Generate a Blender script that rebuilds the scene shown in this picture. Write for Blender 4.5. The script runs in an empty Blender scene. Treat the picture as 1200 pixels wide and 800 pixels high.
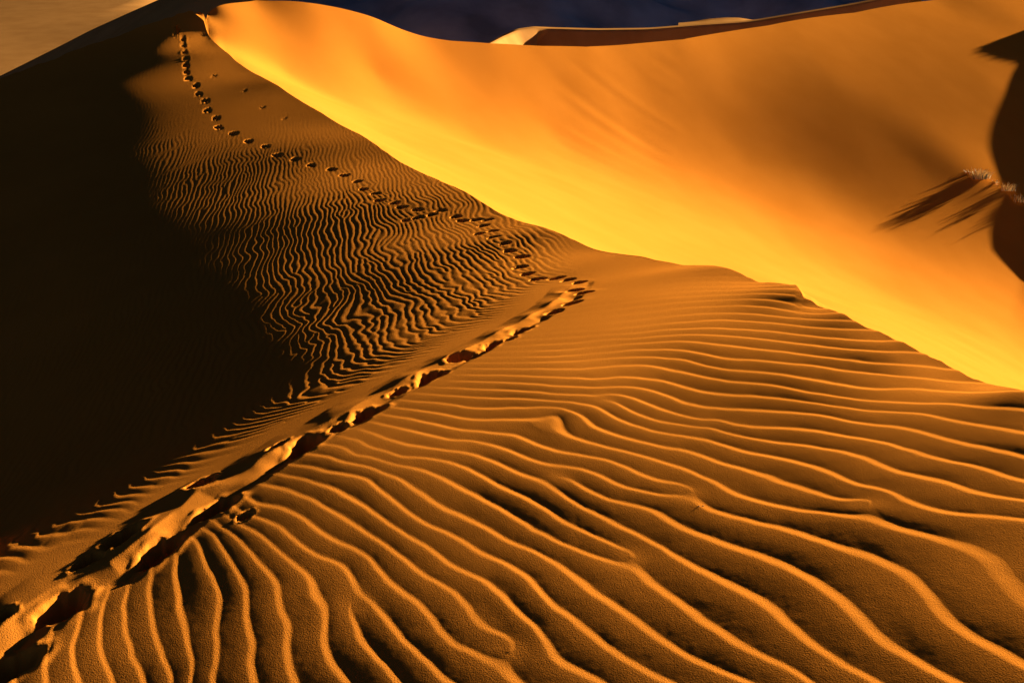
import bpy, math, random
import numpy as np
from mathutils import Vector

random.seed(4)
rng = np.random.default_rng(11)
scene = bpy.context.scene
COL = scene.collection

# ------------------------------------------------------------------ camera
CAM_H = 2.8
cam_d = bpy.data.cameras.new('camera')
cam_d.sensor_width = 36.0
cam_d.lens = 34.56
cam_d.clip_start = 0.05
cam_d.clip_end = 6000.0
cam = bpy.data.objects.new('camera', cam_d)
COL.objects.link(cam)
cam.location = (0, 0, CAM_H)
cam.rotation_euler = (math.radians(76.0), 0, 0)
scene.camera = cam

# ------------------------------------------------------------------ daylight
SUN_EL = math.radians(13.0)
SUN_AZ = math.radians(40.0)          # measured from +x towards +y: ahead and to the right
SUN_DIR = Vector((math.cos(SUN_AZ) * math.cos(SUN_EL), math.sin(SUN_AZ) * math.cos(SUN_EL), math.sin(SUN_EL)))
world = bpy.data.worlds.new('World')
scene.world = world
world.use_nodes = True
wn = world.node_tree.nodes
sky = wn.new('ShaderNodeTexSky')
sky.sky_type = 'NISHITA'
sky.sun_disc = False
sky.sun_elevation = SUN_EL
sky.sun_rotation = math.pi / 2 - SUN_AZ
sky.altitude = 4000.0               # altitude raised, air density lowered to dim the sky and darken shadows
sky.air_density = 0.05
sky.dust_density = 0.0
sky.ozone_density = 1.0
bg = wn['Background']
bg.inputs['Strength'].default_value = 0.05
world.node_tree.links.new(sky.outputs[0], bg.inputs['Color'])
sun_d = bpy.data.lights.new('sun', 'SUN')
sun_d.energy = 5.0
sun_d.angle = math.radians(0.5)
sun_d.color = (1.0, 0.84, 0.56)
sun = bpy.data.objects.new('sun', sun_d)
COL.objects.link(sun)
sun.location = (60, 50, 60)
sun.rotation_euler = SUN_DIR.to_track_quat('Z', 'Y').to_euler()
vs = scene.view_settings
vs.view_transform = 'Standard'
vs.look = 'None'
vs.exposure = 2.6
vs.gamma = 1.0

# ------------------------------------------------------------------ survey of the dune (metres, camera foot at 0,0)
A_TAB = np.array([(4.5446202,5.4,0.0168646),(4.5515549,6.6,-0.1110688),(4.2391645,7.8,0.2203441),(4.1909581,8.2125,-0.2015871),(4.1316038,8.521875,0.0547211),(4.0347831,8.9,-0.0999228),(3.8358181,9.3168421,0.1350022),(3.7171701,9.5442105,-0.1455762),(3.5704006,9.8,0.0029614),(3.4799025,10.0686567,0.1947646),(3.3336181,10.4716418,-0.3788415),(3.2359888,10.7,0.2901004),(3.2797426,11.2,0.0415871),(2.9754777,11.6,-0.126189),(2.8267484,12.0363636,-0.0035812),(2.6894319,12.4,0.0878021),(2.3522974,13.4,-0.0424894),(2.1328577,14.2285714,0.0055141),(1.8231247,15.2,0.0191918),(1.4913598,16.3967033,-0.0324376),(1.0760941,17.6296703,-0.008152),(0.7404955,18.5,0.029761),(0.3311059,20.0609375,-0.0091986),(-0.346108,22.2,-0.0086209),(-1.1672567,24.6209877,0.0005906),(-2.3374847,27.5,0.0016994),(-3.446799,30.2910448,-0.0110703),(-4.663587,33,0.0060113),(-6.0908996,35.9054545,-0.0086338),(-7.0480291,37.7,0.0034213),(-8.9531966,41.0566667,-0.0056192),(-10.144549,43,0.0111444),(-11.5338029,45.3,-0.008206),(-12.6051775,47,-0.0072264),(-13.582352,48.5,0.0100967),(-14.6048744,50.32,0.0135164),(-15.2353942,51.44,-0.2126584),(-15.530179,52,0.1785312),(-16.2550438,52.5,-0.0045668),(-17.2288546,51.9852941,-0.0051958),(-17.8879787,51.4705882,0.0385633),(-18.9428764,50.75,-0.0246384),(-20.5669189,49.4117647,-0.0003667),(-22.0008082,47.8676471,-0.0021578),(-23.3114901,46.3235294,-0.0034824),(-25.5547335,43.2352941,0.0057502),(-28.3359097,39.1176471,0.002529),(-2.6,5,-0.0615023),(-1.3,5,-0.0287895),(0,5,0.0004357),(1.5,5,-0.0028924),(3,5,-0.0092155),(-1.6,6.5,0.0138488),(0,6.7,-0.0128697),(2,6.7,-0.0158448),(4,6.7,0.0866254),(-0.2,8.4,0.006979),(1.7,8.5,-0.0058177),(3.3,8.7,-0.022818),(1,10,0.0103842),(2.4,10.2,-0.0235507),(-2,3,0.0131404),(0,3,0.0105517),(2,3,-0.0100719),(5,5,0.0579895),(4,3.5,-0.0259297),(-4,3.6,0.0281534),(-3.2,4.6,-0.0662126),(-2.34,3,0.0188919),(-1.9869231,3,0.0133437),(-1.6338462,3,0.0051312),(-1.2807692,3,0.00141),(-0.9276923,3,-0.0007607),(-0.5746154,3,-0.0006395),(-0.2215385,3,-0.0001654),(0.1315385,3,-0.0010129),(0.4846154,3,-0.0026626),(0.8376923,3,-0.0036824),(1.1907692,3,-0.0028142),(1.5438462,3,-0.0011738),(1.8969231,3,0.0008058),(2.25,3,0.0070922),(-3.12,4,0.0014189),(-2.6492308,4,-0.0094698),(-2.1784615,4,-0.0536768),(-1.7076923,4,-0.0512197),(-1.2369231,4,0.0076772),(-0.7661538,4,0.0257085),(-0.2953846,4,-0.0136035),(0.1753846,4,-0.0033751),(0.6461538,4,0.0209635),(1.1169231,4,0.0013085),(1.5876923,4,-0.0037895),(2.0584615,4,0.0024531),(2.5292308,4,0.0008305),(3,4,0.0009003),(-3.9,5,-0.0060286),(-3.3115385,5,0.0219384),(-2.7230769,5,0.1047071),(-2.1346154,5,-0.0048101),(-1.5461538,5,0.0291429),(-0.9576923,5,-0.0069349),(-0.3692308,5,0.0003728),(0.2192308,5,-0.0058732),(0.8076923,5,0.0007483),(1.3961538,5,0.0117296),(1.9846154,5,0.0054676),(2.5730769,5,0.0086841),(3.1615385,5,0.0226996),(3.75,5,-0.0475167),(-4.836,6.2,-0.0361771),(-4.1063077,6.2,0.0859352),(-3.3766154,6.2,-0.007247),(-2.6469231,6.2,-0.0110159),(-1.9172308,6.2,0.0157636),(-1.1875385,6.2,-0.0200389),(-0.4578462,6.2,-0.0056247),(0.2718462,6.2,-0.0029328),(1.0015385,6.2,-0.0150151),(1.7312308,6.2,0.0034088),(2.4609231,6.2,0.0160137),(3.1906154,6.2,0.0125623),(3.9203077,6.2,-0.0239187),(-5.85,7.5,-0.0088062),(-4.9673077,7.5,0.0073066),(-4.0846154,7.5,-0.0198141),(-3.2019231,7.5,0.0219479),(-2.3192308,7.5,-0.0065618),(-1.4365385,7.5,0.0235551),(-0.5538462,7.5,0.0083432),(0.3288462,7.5,-0.0012954),(1.2115385,7.5,-0.0061059),(2.0942308,7.5,-0.0103401),(2.9769231,7.5,-0.0158441),(3.8596154,7.5,-0.0362135),(-7.02,9,0.0142416),(-5.9607692,9,-0.0277134),(-4.9015385,9,-0.0061898),(-3.8423077,9,-0.0050693),(-2.7830769,9,0.0045603),(-1.7238462,9,-0.0018675),(-0.6646154,9,0.0033624),(0.3946154,9,0.0179019),(1.4538462,9,-0.005096),(2.5130769,9,0.0154679),(3.5723077,9,0.0438846),(-8.58,11,0.0017007),(-7.2853846,11,-0.016057),(-5.9907692,11,0.017387),(-4.6961538,11,-0.005755),(-3.4015385,11,-0.0032554),(-2.1069231,11,-0.0044394),(-0.8123077,11,-0.0027141),(0.4823077,11,-0.0001548),(1.7769231,11,0.0146017),(-10.53,13.5,0.0023114),(-8.9411538,13.5,-0.0036624),(-7.3523077,13.5,-0.0087759),(-5.7634615,13.5,0.0105044),(-4.1746154,13.5,0.0053026),(-2.5857692,13.5,-0.0023161),(-0.9969231,13.5,-0.0071322),(0.5919231,13.5,-0.0002545),(-12.87,16.5,0.0027838),(-10.9280769,16.5,-0.0059893),(-8.9861538,16.5,-0.0061058),(-7.0442308,16.5,0.0035025),(-5.1023077,16.5,0.0066492),(-3.1603846,16.5,-0.0056735),(-1.2184615,16.5,0.0063372),(0.7234615,16.5,0.0046736),(-15.6,20,0.0004966),(-13.2461538,20,-0.0063645),(-10.8923077,20,-0.008311),(-8.5384615,20,0.0207561),(-6.1846154,20,-0.005037),(-3.8307692,20,-0.0038611),(-1.4769231,20,-0.0004382),(-18.72,24,0.003302),(-15.8953846,24,0.0036794),(-13.0707692,24,-0.0042993),(-10.2461538,24,0.007224),(-7.4215385,24,-0.0045692),(-4.5969231,24,0.0029629),(-1.7723077,24,0.0064713),(-22.23,28.5,0.001036),(-18.8757692,28.5,-0.0144931),(-15.5215385,28.5,-0.0003505),(-12.1673077,28.5,0.0065218),(-8.8130769,28.5,-0.0042422),(-5.4588462,28.5,0.0018223),(-25.74,33,0.0081266),(-21.8561538,33,0.0032132),(-17.9723077,33,0.0009127),(-14.0884615,33,0.0044352),(-10.2046154,33,-0.0023986),(-6.3207692,33,0.0064095),(-25.1676923,38,-0.0122232),(-20.6953846,38,-0.0026647),(-16.2230769,38,0.0011026),(-11.7507692,38,0.0004482),(-23.4184615,43,-0.0046429),(-18.3576923,43,0.0089699),(-13.2969231,43,-0.0015014),(-14.8430769,48,0.0168796)])
A_LIN = (-19.912961,0.097600017,0.20591061)
B_TAB = np.array([(4.5446202,5.4,-0.0007058),(4.5515549,6.6,0.0057691),(4.2391645,7.8,0.0770874),(4.1909581,8.2125,-0.0615138),(4.1316038,8.521875,-0.0157906),(4.0347831,8.9,0.0064413),(3.8358181,9.3168421,0.0461711),(3.7171701,9.5442105,-0.0295695),(3.5704006,9.8,-0.0256776),(3.4799025,10.0686567,0.0675542),(3.3336181,10.4716418,-0.1015617),(3.2359888,10.7,-0.0264414),(3.2797426,11.2,0.2302933),(2.9754777,11.6,-0.1573372),(2.8267484,12.0363636,0.0040827),(2.6894319,12.4,0.0670751),(2.3522974,13.4,-0.0341325),(2.1328577,14.2285714,0.0229144),(1.8231247,15.2,0.0066171),(1.4913598,16.3967033,-0.016724),(1.0760941,17.6296703,0.0061808),(0.7404955,18.5,0.00621),(0.3311059,20.0609375,0.0037723),(-0.346108,22.2,-0.0052552),(-1.1672567,24.6209877,0.0111551),(-2.3374847,27.5,0.0002544),(-3.446799,30.2910448,-0.0051782),(-4.663587,33,0.0117214),(-6.0908996,35.9054545,0.0045392),(-7.0480291,37.7,0.0116043),(-8.9531966,41.0566667,0.003851),(-10.144549,43,0.0117592),(-11.5338029,45.3,-0.0013351),(-12.6051775,47,0.0042351),(-13.582352,48.5,0.0336761),(-14.6048744,50.32,0.0226895),(-15.2353942,51.44,-0.1614605),(-15.530179,52,0.1990797),(-16.2550438,52.5,0.1150761),(-17.2288546,51.9852941,-0.0438351),(-17.8879787,51.4705882,0.0263892),(-18.9428764,50.75,-0.0251057),(-20.5669189,49.4117647,-0.0030226),(-22.0008082,47.8676471,-0.001982),(-23.3114901,46.3235294,-0.004155),(-25.5547335,43.2352941,0.0038217),(-28.3359097,39.1176471,-0.0110239),(-15.6315477,53,-0.3776621),(-15.4654981,53.245614,0.1634205),(-15.2436635,53.5894737,0.1059799),(-14.451534,54.8175439,0.0076552),(-13.7856349,55.8,-0.0407281),(-12.596068,56.65,0.012897),(-11.3690319,57.5,0.0271019),(-9.7104008,58.8513514,0.0126137),(-8.2317253,60,0.0409439),(-6.7492538,61.2287234,-0.011971),(-5.4773085,62.2340426,-0.0106176),(-3.8006972,63.5,0.0051894),(-1.3612068,65.4583333,0.01315),(2.0518597,68.48,0.0122205),(5.1628115,71.285,0.0090955),(8.5017382,74.59,0.0071447),(13.1305569,79,0.0067767),(21.9649471,88.1,-0.0016309),(32.6135998,98.24,-0.0015928),(44.8652631,109.64,-0.0034849),(61.0626785,124,-0.0005009),(101.1884815,155,0.0006085),(4.5846154,8,-0.0149985),(5.2923077,8,0.0064546),(6,8,-0.0143309),(4.3576923,11,-0.0174603),(5.3307692,11,-0.0043541),(6.3038462,11,-0.0056234),(7.2769231,11,0.006288),(8.25,11,-0.0049785),(3.0692308,14,-0.0102619),(4.3076923,14,-0.0136941),(5.5461538,14,0.0000062),(6.7846154,14,0.0077285),(8.0230769,14,0.0010499),(9.2615385,14,0.0020181),(10.5,14,-0.0028299),(2.3538462,18,0.0033056),(3.9461538,18,-0.004583),(5.5384615,18,-0.0069862),(7.1307692,18,-0.0014591),(8.7230769,18,-0.0001938),(10.3153846,18,0.000336),(11.9076923,18,0.0010842),(13.5,18,-0.0011554),(0.9307692,22,-0.0055906),(2.8769231,22,-0.004178),(4.8230769,22,0.0028518),(6.7692308,22,0.0009003),(8.7153846,22,0.0001542),(10.6615385,22,-0.0000438),(12.6076923,22,0.0000037),(14.5538462,22,0.0005613),(16.5,22,-0.0009028),(-1.2461538,27,0.0014494),(1.1423077,27,-0.0028162),(3.5307692,27,-0.0007551),(5.9192308,27,-0.000315),(8.3076923,27,-0.0001852),(10.6961538,27,-0.0000543),(13.0846154,27,0.000905),(15.4730769,27,0.001047),(17.8615385,27,0.0006952),(20.25,27,-0.0004131),(-1.4769231,32,-0.0061728),(1.3538462,32,0.0041646),(4.1846154,32,-0.0077464),(7.0153846,32,-0.0005967),(9.8461538,32,0.0018039),(12.6769231,32,0.0099875),(15.5076923,32,-0.0016544),(18.3384615,32,-0.0041457),(21.1692308,32,0.0012617),(24,32,0.0000791),(-4.9807692,37,-0.0188247),(-1.7076923,37,0.0018996),(1.5653846,37,0.0048821),(4.8384615,37,-0.0022786),(8.1115385,37,-0.0096494),(11.3846154,37,0.0055968),(14.6576923,37,-0.0024882),(17.9307692,37,0.0043749),(21.2038462,37,-0.0018962),(24.4769231,37,-0.001979),(27.75,37,0.0001096),(-5.6538462,42,-0.0156618),(-1.9384615,42,0.0046791),(1.7769231,42,0.0022471),(5.4923077,42,0.0004672),(9.2076923,42,-0.006106),(12.9230769,42,0.0067936),(16.6384615,42,0.0010777),(20.3538462,42,-0.0001823),(24.0692308,42,0.0004068),(27.7846154,42,0.0010649),(31.5,42,-0.0007089),(-10.4846154,47,-0.0064718),(-6.3269231,47,-0.001248),(-2.1692308,47,0.0026032),(1.9884615,47,-0.0019195),(6.1461538,47,0.0023335),(10.3038462,47,-0.0031054),(14.4615385,47,-0.0037115),(18.6192308,47,0.0017872),(22.7769231,47,0.0053897),(26.9346154,47,-0.0062555),(31.0923077,47,0.0022526),(35.25,47,-0.0008861),(-11.6,52,-0.0510396),(-7,52,0.0114917),(-2.4,52,0.0071657),(2.2,52,0.0036696),(6.8,52,0.0005402),(11.4,52,0.0017874),(16,52,-0.0027457),(20.6,52,-0.0026872),(25.2,52,0.0088412),(29.8,52,-0.0019736),(34.4,52,0.0003548),(39,52,0.0001008),(-7.6730769,57,-0.0546974),(-2.6307692,57,-0.0104075),(2.4115385,57,0.0057257),(7.4538462,57,0.0028011),(12.4961538,57,0.0042624),(17.5384615,57,-0.0004625),(22.5807692,57,-0.0084245),(27.6230769,57,0.0052897),(32.6653846,57,-0.0009267),(37.7076923,57,-0.004599),(42.75,57,0.0006395),(-2.8615385,62,-0.0058594),(2.6230769,62,-0.0155664),(8.1076923,62,-0.0010809),(13.5923077,62,0.0048293),(19.0769231,62,0.0018302),(24.5615385,62,-0.0018819),(30.0461538,62,0.004709),(35.5307692,62,0.0033819),(41.0153846,62,-0.0058396),(46.5,62,0.0011097),(2.8346154,67,-0.0111803),(8.7615385,67,-0.0123854),(14.6884615,67,-0.0022119),(20.6153846,67,0.0029502),(26.5423077,67,-0.0036899),(32.4692308,67,0.0014188),(38.3961538,67,0.001692),(44.3230769,67,-0.0063904),(50.25,67,0.0008046),(9.4153846,72,-0.0079274),(15.7846154,72,-0.0057569),(22.1538462,72,-0.0024024),(28.5230769,72,0.0001207),(34.8923077,72,0.0018022),(41.2615385,72,0.0033151),(47.6307692,72,-0.00331),(54,72,0.0002663),(17.1,78,-0.0029676),(24,78,0.0004396),(30.9,78,-0.0023411),(37.8,78,0.0031847),(44.7,78,0.0030822),(51.6,78,-0.0012228),(58.5,78,0.0001734),(26.1538462,85,0.0028062),(33.6730769,85,-0.0009959),(41.1923077,85,-0.0002336),(48.7115385,85,0.0000442),(56.2307692,85,-0.00129),(63.75,85,0.0001598),(36.8423077,93,0.0006686),(45.0692308,93,0.0025),(53.2961538,93,-0.0008603),(61.5230769,93,-0.0006854),(69.75,93,0.0000807),(40.4076923,102,-0.0003151),(49.4307692,102,0.0036046),(58.4538462,102,0.0000172),(67.4769231,102,-0.0003446),(76.5,102,-0.0000531),(54.2769231,112,0.0018114),(64.1846154,112,0.0006692),(74.0923077,112,0.0001721),(84,112,-0.0000136),(71.6346154,125,-0.0005501),(82.6923077,125,-0.0000204),(93.75,125,-0.0000454)])
B_LIN = (-65.933473,-0.24245572,0.34734203)
CREST = np.array([(-0.7244,39.1176),(-0.5911,43.2353),(-0.5032,46.3235),(-0.4596,47.8676),(-0.4162,49.4118),(-0.3733,50.75),(-0.3475,51.4706),(-0.3314,51.9853),(-0.3096,52.5),(-0.2987,52),(-0.2962,51.44),(-0.2902,50.32),(-0.28,48.5),(-0.2682,47),(-0.2546,45.3),(-0.2359,43),(-0.2181,41.0567),(-0.187,37.7),(-0.1696,35.9055),(-0.1413,33),(-0.1138,30.291),(-0.085,27.5),(-0.0474,24.621),(-0.0156,22.2),(0.0165,20.0609),(0.04,18.5),(0.061,17.6297),(0.091,16.3967),(0.1199,15.2),(0.1499,14.2286),(0.1755,13.4),(0.2169,12.4),(0.2349,12.0364),(0.2565,11.6),(0.2928,11.2),(0.3024,10.7),(0.3183,10.4716),(0.3456,10.0687),(0.3643,9.8),(0.3895,9.5442),(0.4117,9.3168),(0.4533,8.9),(0.4848,8.5219),(0.5103,8.2125),(0.5435,7.8),(0.6896,6.6),(0.8416,5.4)])      # bearing (x/y), distance of the near crest
FARC = np.array([(-0.2949,53),(-0.2905,53.2456),(-0.2845,53.5895),(-0.2636,54.8175),(-0.2471,55.8),(-0.2223,56.65),(-0.1977,57.5),(-0.165,58.8514),(-0.1372,60),(-0.1102,61.2287),(-0.088,62.234),(-0.0599,63.5),(-0.0208,65.4583),(0.03,68.48),(0.0724,71.285),(0.114,74.59),(0.1662,79),(0.2493,88.1),(0.332,98.24),(0.4092,109.64),(0.4924,124),(0.6528,155)])        # the same for the far arm of the crest
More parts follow.
